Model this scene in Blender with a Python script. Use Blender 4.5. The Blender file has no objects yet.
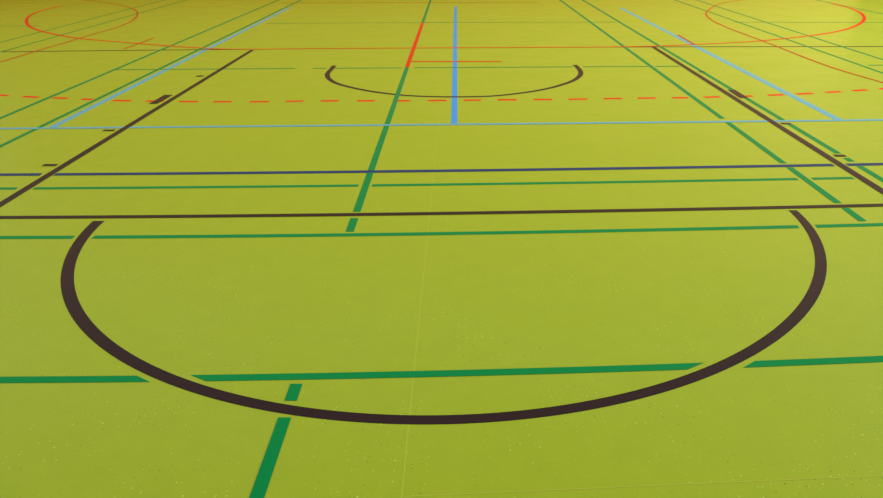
import bpy, math, random
from mathutils import Vector, Matrix

# ---------------------------------------------------------------- helpers
S = bpy.context.scene
COL = S.collection


def lin(r, g, b):
    f = lambda c: (c / 255) / 12.92 if c <= 10 else (((c / 255) + 0.055) / 1.055) ** 2.4
    return (f(r), f(g), f(b), 1.0)


def paint(name, rgb, rough=0.42, spec=0.03, vary=0.06):
    """court paint: one colour with faint wear, slightly glossy"""
    m = bpy.data.materials.new(name)
    m.use_nodes = True
    nt = m.node_tree
    b = nt.nodes['Principled BSDF']
    b.inputs['Roughness'].default_value = rough
    b.inputs['Specular IOR Level'].default_value = spec
    geo = nt.nodes.new('ShaderNodeNewGeometry')
    n = nt.nodes.new('ShaderNodeTexNoise')
    n.inputs['Scale'].default_value = 34
    n.inputs['Detail'].default_value = 4
    nt.links.new(geo.outputs['Position'], n.inputs['Vector'])
    mx = nt.nodes.new('ShaderNodeMix')
    mx.data_type = 'RGBA'
    c = lin(*rgb)
    mx.inputs[6].default_value = tuple(v * (1 - vary) for v in c[:3]) + (1,)
    mx.inputs[7].default_value = tuple(min(1, v * (1 + vary)) for v in c[:3]) + (1,)
    nt.links.new(n.outputs['Fac'], mx.inputs[0])
    nt.links.new(mx.outputs[2], b.inputs['Base Color'])
    return m


def plain(name, rgb, rough=0.6):
    m = bpy.data.materials.new(name)
    m.use_nodes = True
    b = m.node_tree.nodes['Principled BSDF']
    b.inputs['Base Color'].default_value = lin(*rgb)
    b.inputs['Roughness'].default_value = rough
    return m


LAYER = 0.00025      # coats of paint lie on each other
COAT = 0.00014


def slab(name, ea, eb, mat, layer, parent=None):
    """a flat coat of paint between two edges of equal point count"""
    z0 = 0.0001 + layer * LAYER
    z1 = z0 + COAT
    n = len(ea)
    v, f = [], []
    for z in (z1, z0):
        v += [(x, y, z) for x, y in ea] + [(x, y, z) for x, y in eb]
    for i in range(n - 1):
        a, b, c, d = i, i + 1, n + i + 1, n + i
        f += [(a, b, c, d), (2 * n + d, 2 * n + c, 2 * n + b, 2 * n + a),
              (a, 2 * n + a, 2 * n + b, b), (d, c, 2 * n + c, 2 * n + d)]
    f += [(0, n, 3 * n, 2 * n), (n - 1, 3 * n - 1, 4 * n - 1, 2 * n - 1)]
    f[-1] = (n - 1, 2 * n + n - 1, 3 * n + n - 1, 2 * n - 1)
    me = bpy.data.meshes.new(name)
    me.from_pydata(v, [], f)
    me.validate()
    import bmesh
    bm = bmesh.new()
    bm.from_mesh(me)
    bmesh.ops.recalc_face_normals(bm, faces=bm.faces)
    bm.to_mesh(me)
    bm.free()
    me.materials.append(mat)
    o = bpy.data.objects.new(name, me)
    COL.objects.link(o)
    if parent:
        o.parent = parent
    return o


def tag(o, label, cat, group=None):
    o['label'] = label
    o['category'] = cat
    if group:
        o['group'] = group
    return o


def thing(name, label, cat, group=None):
    o = bpy.data.objects.new(name, None)
    o.empty_display_size = 0.1
    COL.objects.link(o)
    return tag(o, label, cat, group)


def offset(pts, w):
    """left and right edges of a band of width w along pts"""
    a, b = [], []
    for i, (x, y) in enumerate(pts):
        p, q = pts[max(0, i - 1)], pts[min(len(pts) - 1, i + 1)]
        dx, dy = q[0] - p[0], q[1] - p[1]
        l = math.hypot(dx, dy)
        nx, ny = -dy / l * w / 2, dx / l * w / 2
        a.append((x + nx, y + ny))
        b.append((x - nx, y - ny))
    return a, b


def smooth(pts, k=6):
    """Catmull-Rom through pts"""
    out = []
    n = len(pts)
    for i in range(n - 1):
        p0, p1, p2, p3 = pts[max(0, i - 1)], pts[i], pts[i + 1], pts[min(n - 1, i + 2)]
        for j in range(k):
            t = j / k
            out.append(tuple(0.5 * (2 * p1[c] + (p2[c] - p0[c]) * t + (2 * p0[c] - 5 * p1[c] + 4 * p2[c] - p3[c]) * t * t
                             + (3 * p1[c] - p0[c] - 3 * p2[c] + p3[c]) * t ** 3) for c in (0, 1)))
    out.append(tuple(pts[-1]))
    return out


def poly(c, x):
    r = 0
    for k in c:
        r = r * x + k
    return r


def across(name, c, w, seg, mat, layer, parent=None):
    """band running across the hall, seg = ends of its far edge and near edge"""
    fa0, na0, fa1, na1 = seg
    n = 25
    fx = [fa0 + (fa1 - fa0) * i / (n - 1) for i in range(n)]
    nx = [na0 + (na1 - na0) * i / (n - 1) for i in range(n)]
    return slab(name, [(x, poly(c, x) + w / 2) for x in fx], [(x, poly(c, x) - w / 2) for x in nx], mat, layer, parent)


def along(name, c, w, y0, y1, mat, layer, parent=None):
    """band running away from the camera"""
    n = 9
    ys = [y0 + (y1 - y0) * i / (n - 1) for i in range(n)]
    return slab(name, [(poly(c, y) - w / 2, y) for y in ys], [(poly(c, y) + w / 2, y) for y in ys], mat, layer, parent)


FPX, YAW, PITCH, ROLL = 775.597, -0.024711, 0.396626, -0.015291
CAM = (0.08463, -3.78678, 1.39004)
SV, SH = [0.00127, -0.06846], [0.06657, -2.15145]

# ---------------------------------------------------------------- court paints
BROWN = paint('brown_paint', (36, 12, 19), 0.42, 0.1)
GREEN = paint('green_paint', (0, 134, 68))
BLUE = paint('sky_blue_paint', (66, 150, 222))
NAVY = paint('navy_paint', (40, 62, 104))
RED = paint('red_paint', (222, 44, 20))
PALE_BLUE = paint('pale_blue_paint', (104, 168, 186))
DULL_RED = paint('dull_red_paint', (196, 62, 24))

# ---------------------------------------------------------------- dark brown basketball markings
R_OUT = [-0.09,-0.041,0.2017,0.09,-0.1306,-0.0378,1.837]
R_IN = [-0.0959,-0.0266,0.2119,0.079,-0.1405,-0.0321,1.7902]
E = [-1.803,-0.068,-1.747,-0.069,1.791,0.022,1.834,0.021]


def arc_edge(c, p, q, n=121):
    """points of a near-circular edge from p to q through the near side, radius a polynomial of the angle"""
    t0, t1 = math.atan2(p[1], p[0]), math.atan2(q[1], q[0])
    t0, t1 = [t - 2 * math.pi if t > 1 else t for t in (t0, t1)]
    out = []
    for i in range(n):
        t = t0 + (t1 - t0) * i / (n - 1)
        r = poly(c, t / (math.pi / 2) + 1)
        out.append((r * math.cos(t), r * math.sin(t)))
    return out


eo = arc_edge(R_OUT, E[0:2], E[6:8])
ei = arc_edge(R_IN, E[2:4], E[4:6])
tag(slab('free_throw_semicircle', eo, ei, BROWN, 2),
    'huge dark brown semicircle filling the near half of the floor', 'court arc')
NC = [[-1.25,4.664],[-1.248,4.451],[-1.25,4.243],[-1.238,4.099],[-1.197,3.915],[-1.135,3.753],[-1.067,3.627],[-0.997,3.534],[-0.876,3.397],[-0.717,3.249],[-0.571,3.147],[-0.431,3.065],[-0.296,3.015],[-0.163,2.983],[0.056,2.959],[0.3,2.964],[0.45,3.003],[0.631,3.09],[0.772,3.18],[0.92,3.31],[1.025,3.432],[1.132,3.579],[1.216,3.737],[1.279,3.92],[1.31,4.068],[1.322,4.24],[1.321,4.377],[1.313,4.539]]
ea, eb = offset(smooth(NC), 0.05)
tag(slab('no_charge_semicircle', ea, eb, BROWN, 2),
    'small dark brown semicircle crossed by the upright blue stripe', 'court arc')
tag(across('free_throw_line', [0.00599,0.02097,0.00894], 0.043, (-2.45, -2.45, 2.45, 2.45), BROWN, 7),
    'full-width dark brown line just above both ends of the huge semicircle', 'court line')
LANE = 'dark brown lane side lines'
tag(along('lane_line', [0.00086,-2.43889], 0.05, 0.036, 5.87, BROWN, 6),
    'sloping dark brown line descending to the left edge, left of the small semicircle', 'court line', LANE)
tag(along('lane_line', [0.00033,2.41358], 0.05, 0.12, 5.72, BROWN, 6),
    'sloping dark brown line descending to the right edge, close beside a green line', 'court line', LANE)
tag(across('baseline', [-0.00407,-0.04031,5.86785], 0.05, (-7.5, -7.5, 7.5, 7.5), BROWN, 2),
    'thin far dark brown line where both sloping brown lines end', 'court line')
BL = [[[-2.572,3.173],[-2.493,3.169],[-2.502,2.79],[-2.575,2.793]],[[2.469,3.141],[2.534,3.137],[2.53,2.783],[2.461,2.786]]]
for q, side in zip(BL, ('left', 'right')):
    p = [tuple(v) for v in q]
    tag(slab('neutral_zone_block', [p[0], p[1]], [p[3], p[2]], BROWN, 6.9 if side == 'left' else 6.9),
        'dark brown solid block beside the %s sloping brown line' % side, 'court mark', 'neutral zone blocks')
TK = [[-2.574,4.112,-2.501,4.108],[-2.575,1.866,-2.489,1.863],[-2.581,0.96,-2.489,0.957],[2.478,4.041,2.533,4.037],[2.458,1.881,2.53,1.878],[2.466,1.024,2.535,1.021]]
TL = ['farthest short brown tick, beyond the block of the left sloping brown line',
      'short brown tick just under the light blue line, at the left sloping brown line',
      'short brown tick just above the navy line, at the left sloping brown line',
      'farthest short brown tick, beyond the block of the right sloping brown line',
      'short brown tick just under the light blue line, at the right sloping brown line',
      'short brown tick just above the navy line, at the right sloping brown line']
for (x0, y0, x1, y1), l in zip(TK, TL):
    h = 0.022 if y0 < 3 else 0.03
    tag(slab('lane_tick', [(x0, y0 + h), (x1, y1 + h)], [(x0, y0 - h), (x1, y1 - h)], BROWN, 6.9),
        l, 'court mark', 'lane space ticks')

# ---------------------------------------------------------------- green badminton markings
G4 = 0.04


def broken(name, label, c, w, segs, mat, layer, group=None, lengthwise=False):
    t = thing(name, label, 'court line', group)
    for s in segs:
        if lengthwise:
            along('segment', c, w, s[0], s[1], mat, layer, t)
        else:
            across('segment', c, w, s, mat, layer, t)
    return t


CROSS = 'green lines across the hall'
broken('back_boundary_line', 'nearest green line across the floor, cut by the bottom of the huge semicircle',
       [0.01192,0.04004,-1.5515], G4, [[-3.62,-3.62,-1.005,-0.946],[-0.822,-0.759,0.916,0.847],[1.093,1.036,2.536,2.536]], GREEN, 3, CROSS)
broken('back_boundary_line', 'green line just below the full-width brown line, cut by the huge semicircle near its ends',
       [0.00735,0.02324,-0.27574], G4, [[-3.62,-3.62,-1.805,-1.802],[-1.707,-1.708,1.745,1.743],[1.832,1.829,2.536,2.536]], GREEN, 3, CROSS)
broken('long_service_line', 'green line across the floor just below the navy line',
       [0.00454,0.01659,0.4958], G4, [[-3.62,-3.62,-2.499,-2.497],[-2.398,-2.396,-0.496,-0.498],[-0.416,-0.418,2.044,2.046],[2.129,2.13,2.369,2.369]], GREEN, 3, CROSS)
broken('short_service_line', 'thin broken green line passing the two tips of the small semicircle',
       [-0.00051,-0.03053,4.45637], G4, [[-3.618,-3.629,-1.643,-1.643],[-1.454,-1.454,-1.309,-1.315],[-1.213,-1.218,-0.5,-0.505],[-0.368,-0.379,1.276,1.281],[1.379,1.385,2.049,2.058],[2.12,2.13,2.366,2.376],[4.266,4.266,5.07,5.07]], GREEN, 3, CROSS)
broken('short_service_line', 'faint farthest green line across the floor, beyond the long red line',
       [-0.00565,-0.07418,8.49543], G4, [[-7.828,-7.828,-6.526,-6.526],[-2.893,-2.893,2.462,2.462],[4.144,4.144,7.064,7.064]], GREEN, 3, CROSS)
LEN = 'green lines running away down the hall'
gy = [-2.244,-1.801,-1.71,-1.612,-0.243,-0.052,0.044,4.492,8.503]
broken('centre_line', 'green line rising from the bottom edge through both semicircles, partly painted red',
       [-0.00018,-0.45375], G4, [(gy[0], gy[1]), (gy[2], gy[3]), (gy[4], gy[5]), (gy[6], gy[7]), (gy[8], 13.2)], GREEN, 4, LEN, True)
cy = [-0.143,0.049,0.127,0.778,0.867,1.94,2.055]
broken('singles_side_line', 'broken green line right of the small semicircle, inside the right sloping brown line',
       [-0.00167,2.08907], G4, [(cy[0], cy[1]), (cy[2], cy[3]), (cy[4], cy[5]), (cy[6], 13.2)], GREEN, 4, LEN, True)
dy = [-0.24,0.792,0.894,0.972,1.075,1.854,1.995]
broken('doubles_side_line', 'broken green line hugging the outside of the right sloping brown line',
       [-0.00146,2.51632], G4, [(dy[0], dy[1]), (dy[2], dy[3]), (dy[4], dy[5]), (dy[6], 13.2)], GREEN, 4, LEN, True)
for k, c, y0, nm, l in (
        (0, [0.00042,-3.5999], 1.0, 'doubles_side_line', 'green line left of and parallel to the green line edging the left blue stripe'),
        (1, [-0.00024,-3.11914], 0.6, 'singles_side_line', 'green line edging the left blue stripe'),
        (2, [0.00236,-6.11351], 4.2, 'doubles_side_line', 'far thin green line through the left red ring, the upper one of two'),
        (3, [0.0012,-5.612], 3.6, 'singles_side_line', 'far thin green line through the left red ring, the lower one of two'),
        (4, [0.0017,4.1872], 2.6, 'singles_side_line', 'far thin green line through the right red ring, the lower one of two'),
        (5, [0.00127,4.57712], 3.2, 'doubles_side_line', 'far thin green line through the right red ring, the upper one of two'),
        (6, [0.0,6.71], 7.2, 'doubles_side_line', 'faint short green line at the far right, outside the right red ring')):
    tag(along(nm, c, G4 if k < 2 else 0.032, y0, 13.2, GREEN, 4), l, 'court line', LEN)

# ---------------------------------------------------------------- blue volleyball markings
tag(across('attack_line', [0.00072,0.00157,1.95214], 0.046, (-4.5, -4.5, 4.5, 4.5), PALE_BLUE, 5),
    'light blue line across the floor meeting the feet of three blue stripes', 'court line')
broken('volleyball_baseline', 'navy blue line across the floor between two green lines, broken at the sloping brown lines',
       [0.00396,0.01383,0.76602], 0.05, [[-4.5,-4.5,-2.495,-2.488],[-2.405,-2.405,2.372,2.37],[2.453,2.454,4.5,4.5]], NAVY, 5)
ST = 'blue stripes running away down the hall'
for c, (y0, y1), pm, l in (
        ([-0.00159,-3.01821], (1.985, 11.19), PALE_BLUE, 'light blue stripe sloping up beside a green line, left of the left brown line'),
        ([-0.00114,0.05505], (1.985, 10.98), BLUE, 'upright blue stripe through the middle of the small semicircle'),
        ([-0.00064,2.9252], (1.985, 10.34), PALE_BLUE, 'light blue stripe sloping down to the right of the right brown line')):
    tag(along('blue_side_line', c, 0.048 if pm is BLUE else 0.06, y0, y1, pm, 1), l, 'court line', ST)

# ---------------------------------------------------------------- red handball markings
DASH = [[-5.867,3.938999999999999,-5.675000000000001,3.8609999999999998],[-5.537,3.7609999999999992,-5.345000000000001,3.6879999999999997],[-5.207,3.6049999999999995,-5.015000000000001,3.537],[-4.877,3.4709999999999996,-4.6850000000000005,3.408],[-4.547,3.359,-4.355,3.301],[-4.217,3.269,-4.025,3.216],[-3.872,3.171,-3.703,3.129],[-3.562,3.101,-3.404,3.064],[-3.266,3.03,-3.154,3.005],[-2.959,2.961,-2.783,2.931],[-2.645,2.916,-2.484,2.897],[-2.343,2.882,-2.172,2.869],[-2.036,2.861,-1.873,2.852],[-1.716,2.843,-1.547,2.84],[-1.405,2.847,-1.25,2.848],[-1.102,2.847,-0.946,2.844],[-0.786,2.837,-0.635,2.831],[-0.475,2.821,-0.329,2.817],[-0.175,2.818,-0.016,2.816],[0.129,2.815,0.278,2.815],[0.419,2.817,0.581,2.817],[0.725,2.814,0.882,2.814],[1.022,2.815,1.184,2.817],[1.32,2.82,1.477,2.824],[1.609,2.828,1.762,2.829],[1.9,2.825,2.037,2.829],[2.175,2.841,2.313,2.851],[2.459,2.859,2.595,2.872],[2.731,2.891,2.877,2.912],[2.989,2.929,3.142,2.958],[3.26,2.986,3.408,3.02],[3.52,3.047,3.661,3.08],[3.783,3.109,3.926,3.142],[4.053,3.184,4.196,3.222],[4.323,3.2790000000000004,4.465999999999999,3.322],[4.593,3.3940000000000006,4.735999999999999,3.442],[4.8629999999999995,3.529000000000001,5.0059999999999985,3.5820000000000003],[5.132999999999999,3.684000000000001,5.275999999999998,3.7420000000000004]]
t = thing('dashed_line', 'red dashed line bulging towards the viewer, between small semicircle and light blue line', 'court line')
for x0, y0, x1, y1 in DASH:
    ea, eb = offset([(x0, y0), (x1, y1)], 0.06)
    slab('dash', ea, eb, RED, 0, t)
sv = [-0.461,0.557]
tag(slab('penalty_line', [(sv[0], 4.88 + .025), (sv[1], 4.81 + .025)], [(sv[0], 4.88 - .025), (sv[1], 4.81 - .025)], RED, 7),
    'short thin red line crossing the upright blue stripe, above the small semicircle', 'court line')
RL = [[-7.764,12.185],[-7.717,11.237],[-7.48,10.325],[-7.087,9.437],[-6.618,8.641],[-6.196,8.103],[-5.855,7.76],[-5.517,7.446],[-5.18,7.172],[-4.872,6.978],[-4.59,6.825],[-4.287,6.665],[-3.911,6.467],[-3.489,6.251],[-3.106,6.087],[-2.807,5.981],[-2.393,5.942],[-1.483,5.925],[-0.116,5.867],[1.111,5.816],[1.842,5.785],[2.398,5.801],[2.946,5.903],[3.358,6.001],[3.667,6.077],[4.003,6.224],[4.419,6.447],[4.853,6.719],[5.288,7.091],[5.729,7.629],[6.126,8.289],[6.426,9.003],[6.607,9.689],[6.658,10.195],[6.668,10.614]]
ea, eb = offset(smooth(RL), 0.047)
tag(slab('goal_area_line', ea, eb, RED, 7), 'long red line along the baseline curling into open rings at both ends', 'court line')
RA = [[-5.22,4.458],[-5.173,5.202],[-5.177,5.859],[-5.173,6.333],[-5.159,6.696],[-5.166,7.114],[-5.163,7.637],[-5.146,8.17],[-5.165,8.708],[-5.277,9.375],[-5.514,10.196],[-5.854,10.99],[-6.255,11.666],[-6.708,12.274],[-7.25,12.839],[-7.868,13.385]]
RB = [[5.942,11.972],[5.25,11.368],[4.818,10.885],[4.542,10.381],[4.297,9.85],[4.106,9.358],[3.971,8.812],[3.88,8.12],[3.845,7.369],[3.85,6.644],[3.855,5.942],[3.849,5.319],[3.843,4.732],[3.856,4.214],[3.897,3.823],[3.952,3.416],[4.011,2.883]]
ea, eb = offset(smooth(RA), 0.03)
tag(slab('side_goal_area_line', ea, eb, DULL_RED, 8), 'thin red line from the left edge closing the right side of the left ring', 'court line', 'thin red curves from the side courts')
ea, eb = offset(smooth(RB), 0.025)
tag(slab('side_goal_area_line', ea, eb, DULL_RED, 8), 'thin red line from the right edge closing the left side of the right ring', 'court line', 'thin red curves from the side courts')
rt = [-4.109,6.09,-4.099,7.107,2.981,6.775,2.947,5.864]
for (x0, y0, x1, y1), l in ((rt[:4], 'short red dash crossing the long red curve beside the left ring'), (rt[4:], 'short red dash lying on the right blue stripe beyond the baseline')):
    ea, eb = offset([(x0, y0), (x1, y1)], 0.028)
    tag(slab('side_penalty_line', ea, eb, DULL_RED, 8), l, 'court mark', 'side court penalty marks')
tag(along('red_centre_line', [-0.00018,-0.45375], 0.042, gy[7] + 0.002, gy[8] - 0.002, RED, 9),
    'bright red piece of the green line rising through the small semicircle', 'court line')
tag(across('goal_line', [-0.11359,11.76135], 0.035, (-3.4, -3.4, 1.6, 1.6), DULL_RED, 7),
    'barely visible reddish line along the very top of the picture', 'court line')

# ---------------------------------------------------------------- the hall
def floor_material():
    m = bpy.data.materials.new('sports_floor')
    m.use_nodes = True
    nt = m.node_tree
    N, K = nt.nodes, nt.links
    b = N['Principled BSDF']
    geo = N.new('ShaderNodeNewGeometry')

    def noise(scale, detail=3, rough=0.55):
        n = N.new('ShaderNodeTexNoise')
        n.inputs['Scale'].default_value = scale
        n.inputs['Detail'].default_value = detail
        n.inputs['Roughness'].default_value = rough
        K.new(geo.outputs['Position'], n.inputs['Vector'])
        return n

    def mix(fac, a, c):
        x = N.new('ShaderNodeMix')
        x.data_type = 'RGBA'
        for s, v in ((0, fac), (6, a), (7, c)):
            if isinstance(v, (tuple, float, int)):
                x.inputs[s].default_value = v
            else:
                K.new(v, x.inputs[s])
        return x.outputs[2]

    def ramp(v, lo, hi, a=0.0, c=1.0):
        r = N.new('ShaderNodeMapRange')
        r.inputs[1].default_value = lo
        r.inputs[2].default_value = hi
        r.inputs[3].default_value = a
        r.inputs[4].default_value = c
        K.new(v, r.inputs[0])
        return r.outputs[0]

    def math_(op, a, c):
        x = N.new('ShaderNodeMath')
        x.operation = op
        for s, v in ((0, a), (1, c)):
            if isinstance(v, (float, int)):
                x.inputs[s].default_value = v
            else:
                K.new(v, x.inputs[s])
        return x.outputs[0]

    base = mix(ramp(noise(9, 4).outputs['Fac'], 0.3, 0.7), lin(*FLOOR_A), lin(*FLOOR_B))
    base = mix(ramp(noise(230, 3, 0.7).outputs['Fac'], 0.36, 0.68, 0.0, 0.5), base, lin(*FLOOR_C))

    def specks(scale, radius, share, seed):
        """small round flecks, a random share of the cells carries one"""
        off = N.new('ShaderNodeVectorMath')
        off.operation = 'ADD'
        off.inputs[1].default_value = (seed, seed * 1.7, 0)
        K.new(geo.outputs['Position'], off.inputs[0])
        vo = N.new('ShaderNodeTexVoronoi')
        vo.voronoi_dimensions = '2D'
        vo.inputs['Scale'].default_value = scale
        K.new(off.outputs[0], vo.inputs['Vector'])
        sep = N.new('ShaderNodeSeparateColor')
        K.new(vo.outputs['Color'], sep.inputs[0])
        size = ramp(sep.outputs[1], 0, 1, radius * scale * 0.5, radius * scale)
        inside = math_('LESS_THAN', vo.outputs['Distance'], size)
        return math_('MULTIPLY', inside, math_('LESS_THAN', sep.outputs[0], share))

    # flecks of the poured floor, in clusters
    cl = ramp(noise(3.0, 2).outputs['Fac'], 0.42, 0.62, 0.25, 1.0)
    base = mix(math_('MULTIPLY', math_('MULTIPLY', specks(34, 0.0027, 0.24, 3.1), cl), 0.7), base, lin(222, 226, 120))
    base = mix(math_('MULTIPLY', math_('MULTIPLY', specks(41, 0.0024, 0.2, 7.7), cl), 0.5), base, lin(206, 214, 90))
    base = mix(math_('MULTIPLY', math_('MULTIPLY', specks(33, 0.0026, 0.24, 5.3), cl), 0.7), base, lin(84, 92, 22))
    K.new(base, b.inputs['Base Color'])
    K.new(ramp(noise(2.2, 3).outputs['Fac'], 0.3, 0.7, ROUGH - 0.04, ROUGH + 0.05), b.inputs['Roughness'])
    b.inputs['Specular IOR Level'].default_value = SPEC
    bp = N.new('ShaderNodeBump')
    bp.inputs['Strength'].default_value = 0.05
    bp.inputs['Distance'].default_value = 0.002
    K.new(noise(120, 2).outputs['Fac'], bp.inputs['Height'])
    K.new(bp.outputs[0], b.inputs['Normal'])
    return m


FLOOR_A, FLOOR_B, FLOOR_C = (146, 168, 6), (152, 173, 10), (165, 187, 24)
ROUGH, SPEC = 0.32, 0.18
WX, WORLD, WINDOW = 14.0, 0.92, 2000
WY0, WY1 = -1.0, 9.5
DADO = 0.6
EXPO = 0.12
X0, X1, Y0, Y1, H = -11.0, WX, -5.0, 14.4, 7.5


def box(name, lo, hi, mat, parent=None):
    x0, y0, z0 = lo
    x1, y1, z1 = hi
    v = [(x0, y0, z0), (x1, y0, z0), (x1, y1, z0), (x0, y1, z0), (x0, y0, z1), (x1, y0, z1), (x1, y1, z1), (x0, y1, z1)]
    f = [(3, 2, 1, 0), (4, 5, 6, 7), (0, 1, 5, 4), (1, 2, 6, 5), (2, 3, 7, 6), (3, 0, 4, 7)]
    me = bpy.data.meshes.new(name)
    me.from_pydata(v, [], f)
    me.materials.append(mat)
    o = bpy.data.objects.new(name, me)
    COL.objects.link(o)
    if parent:
        o.parent = parent
    else:
        o['kind'] = 'structure'
    return o


FM = floor_material()
floor = box('floor', (X0, Y0, -0.12), (X1, Y1, 0), FM)
floor['label'] = 'glossy lime green sports hall floor with small flecks'
floor['category'] = 'floor'
SEAM = paint('seam_weld', (172, 184, 52), 0.42, 0.16)
along('seam', SV, 0.0038, Y0 + 0.2, Y1 - 0.2, SEAM, 0.0, floor)
across('seam', SH, 0.0034, (-0.066, -0.066, 6, 6), SEAM, 0.6, floor)


def wood(name, dark, light):
    m = bpy.data.materials.new(name)
    m.use_nodes = True
    nt = m.node_tree
    N, K = nt.nodes, nt.links
    b = N['Principled BSDF']
    b.inputs['Roughness'].default_value = 0.5
    tc = N.new('ShaderNodeTexCoord')
    mp = N.new('ShaderNodeMapping')
    mp.inputs['Scale'].default_value = (0.6, 0.6, 9)
    K.new(tc.outputs['Object'], mp.inputs[0])
    n = N.new('ShaderNodeTexNoise')
    n.inputs['Scale'].default_value = 3
    n.inputs['Detail'].default_value = 6
    K.new(mp.outputs[0], n.inputs['Vector'])
    r = N.new('ShaderNodeValToRGB')
    r.color_ramp.elements[0].color = lin(*dark)
    r.color_ramp.elements[1].color = lin(*light)
    K.new(n.outputs['Fac'], r.inputs[0])
    K.new(r.outputs[0], b.inputs['Base Color'])
    return m


WOOD_A, WOOD_B = (226, 168, 98), (246, 202, 134)
DOOR = plain('dark_stained_wood', (96, 52, 22), 0.5)
WD = wood('wood_panelling', WOOD_A, WOOD_B)
PLASTER = plain('pale_plaster', (226, 224, 212), 0.8)
box('wall_far', (X0, Y1, 0), (X1, Y1 + 0.2, H), WD)
box('added_panel_1', (9.0, Y1 - 0.08, 0), (X1 - 0.1, Y1 - 0.042, 2.3), plain('added_panel_brown', (128, 66, 14), 0.5))  # unseen piece, added so its brown reflection darkens the far right floor corner
box('trim_1', (X0 + 0.05, Y1 - 0.04, 0), (X1 - 0.05, Y1 - 0.001, DADO), wood('dado_panelling', (232, 146, 70), (242, 164, 88)))

box('wall_left', (X0 - 0.2, Y0, 0), (X0, Y1, H), plain('sand_plaster', (222, 206, 172), 0.8))
box('wall_back', (X0, Y0 - 0.2, 0), (X1, Y0, H), DOOR)
# window wall: piers between tall panes that bring the daylight in, above a panelled dado
box('wall_right', (X1, Y0, 0), (X1 + 0.2, Y1, 2.8), PLASTER)
box('trim_2', (X1 - 0.06, Y0 + 0.05, 0), (X1 - 0.001, Y1 - 0.08, 2.4), WD)
box('wall_right', (X1, Y0, 6.6), (X1 + 0.2, Y1, H), PLASTER)
PIL = plain('window_mullion', (196, 196, 190), 0.6)
step = (Y1 - Y0 - 0.3) / 8
for k in range(9):
    box('trim_%d' % (k + 3), (X1, Y0 + k * step, 2.8), (X1 + 0.2, Y0 + k * step + 0.3, 6.6), PIL)

# ---------------------------------------------------------------- light
w = bpy.data.worlds.new('daylight')
S.world = w
w.use_nodes = True
bg = w.node_tree.nodes['Background']
bg.inputs['Color'].default_value = (1.0, 0.985, 0.94, 1)
bg.inputs['Strength'].default_value = WORLD
ld = bpy.data.lights.new('window_daylight', 'AREA')
ld.shape = 'RECTANGLE'
ld.size, ld.size_y = 3.7, WY1 - WY0
ld.energy = WINDOW
ld.color = (0.95, 0.98, 1.0)
lo = bpy.data.objects.new('window_daylight', ld)
lo.location = (X1 - 0.05, (WY0 + WY1) / 2, 4.7)
lo.rotation_euler = (0, math.radians(90), 0)
COL.objects.link(lo)

# ---------------------------------------------------------------- camera
cam = bpy.data.cameras.new('camera')
cam.sensor_fit = 'HORIZONTAL'
cam.sensor_width = 36.0
cam.lens = FPX * 36.0 / 883.0
cam.clip_start = 0.05
co = bpy.data.objects.new('camera', cam)
COL.objects.link(co)
cyw, syw, cp, sp, cr, sr = math.cos(YAW), math.sin(YAW), math.cos(PITCH), math.sin(PITCH), math.cos(ROLL), math.sin(ROLL)
F = Vector((syw * cp, cyw * cp, -sp))
R0 = Vector((cyw, -syw, 0))
U0 = R0.cross(F)
R = cr * R0 + sr * U0
U = -sr * R0 + cr * U0
M = Matrix((R, U, -F)).transposed().to_4x4()
M.translation = CAM
co.matrix_world = M
S.camera = co

S.view_settings.view_transform = 'Standard'
S.view_settings.look = 'None'
S.view_settings.gamma = 1
S.view_settings.use_curve_mapping = False
S.view_settings.exposure = EXPO
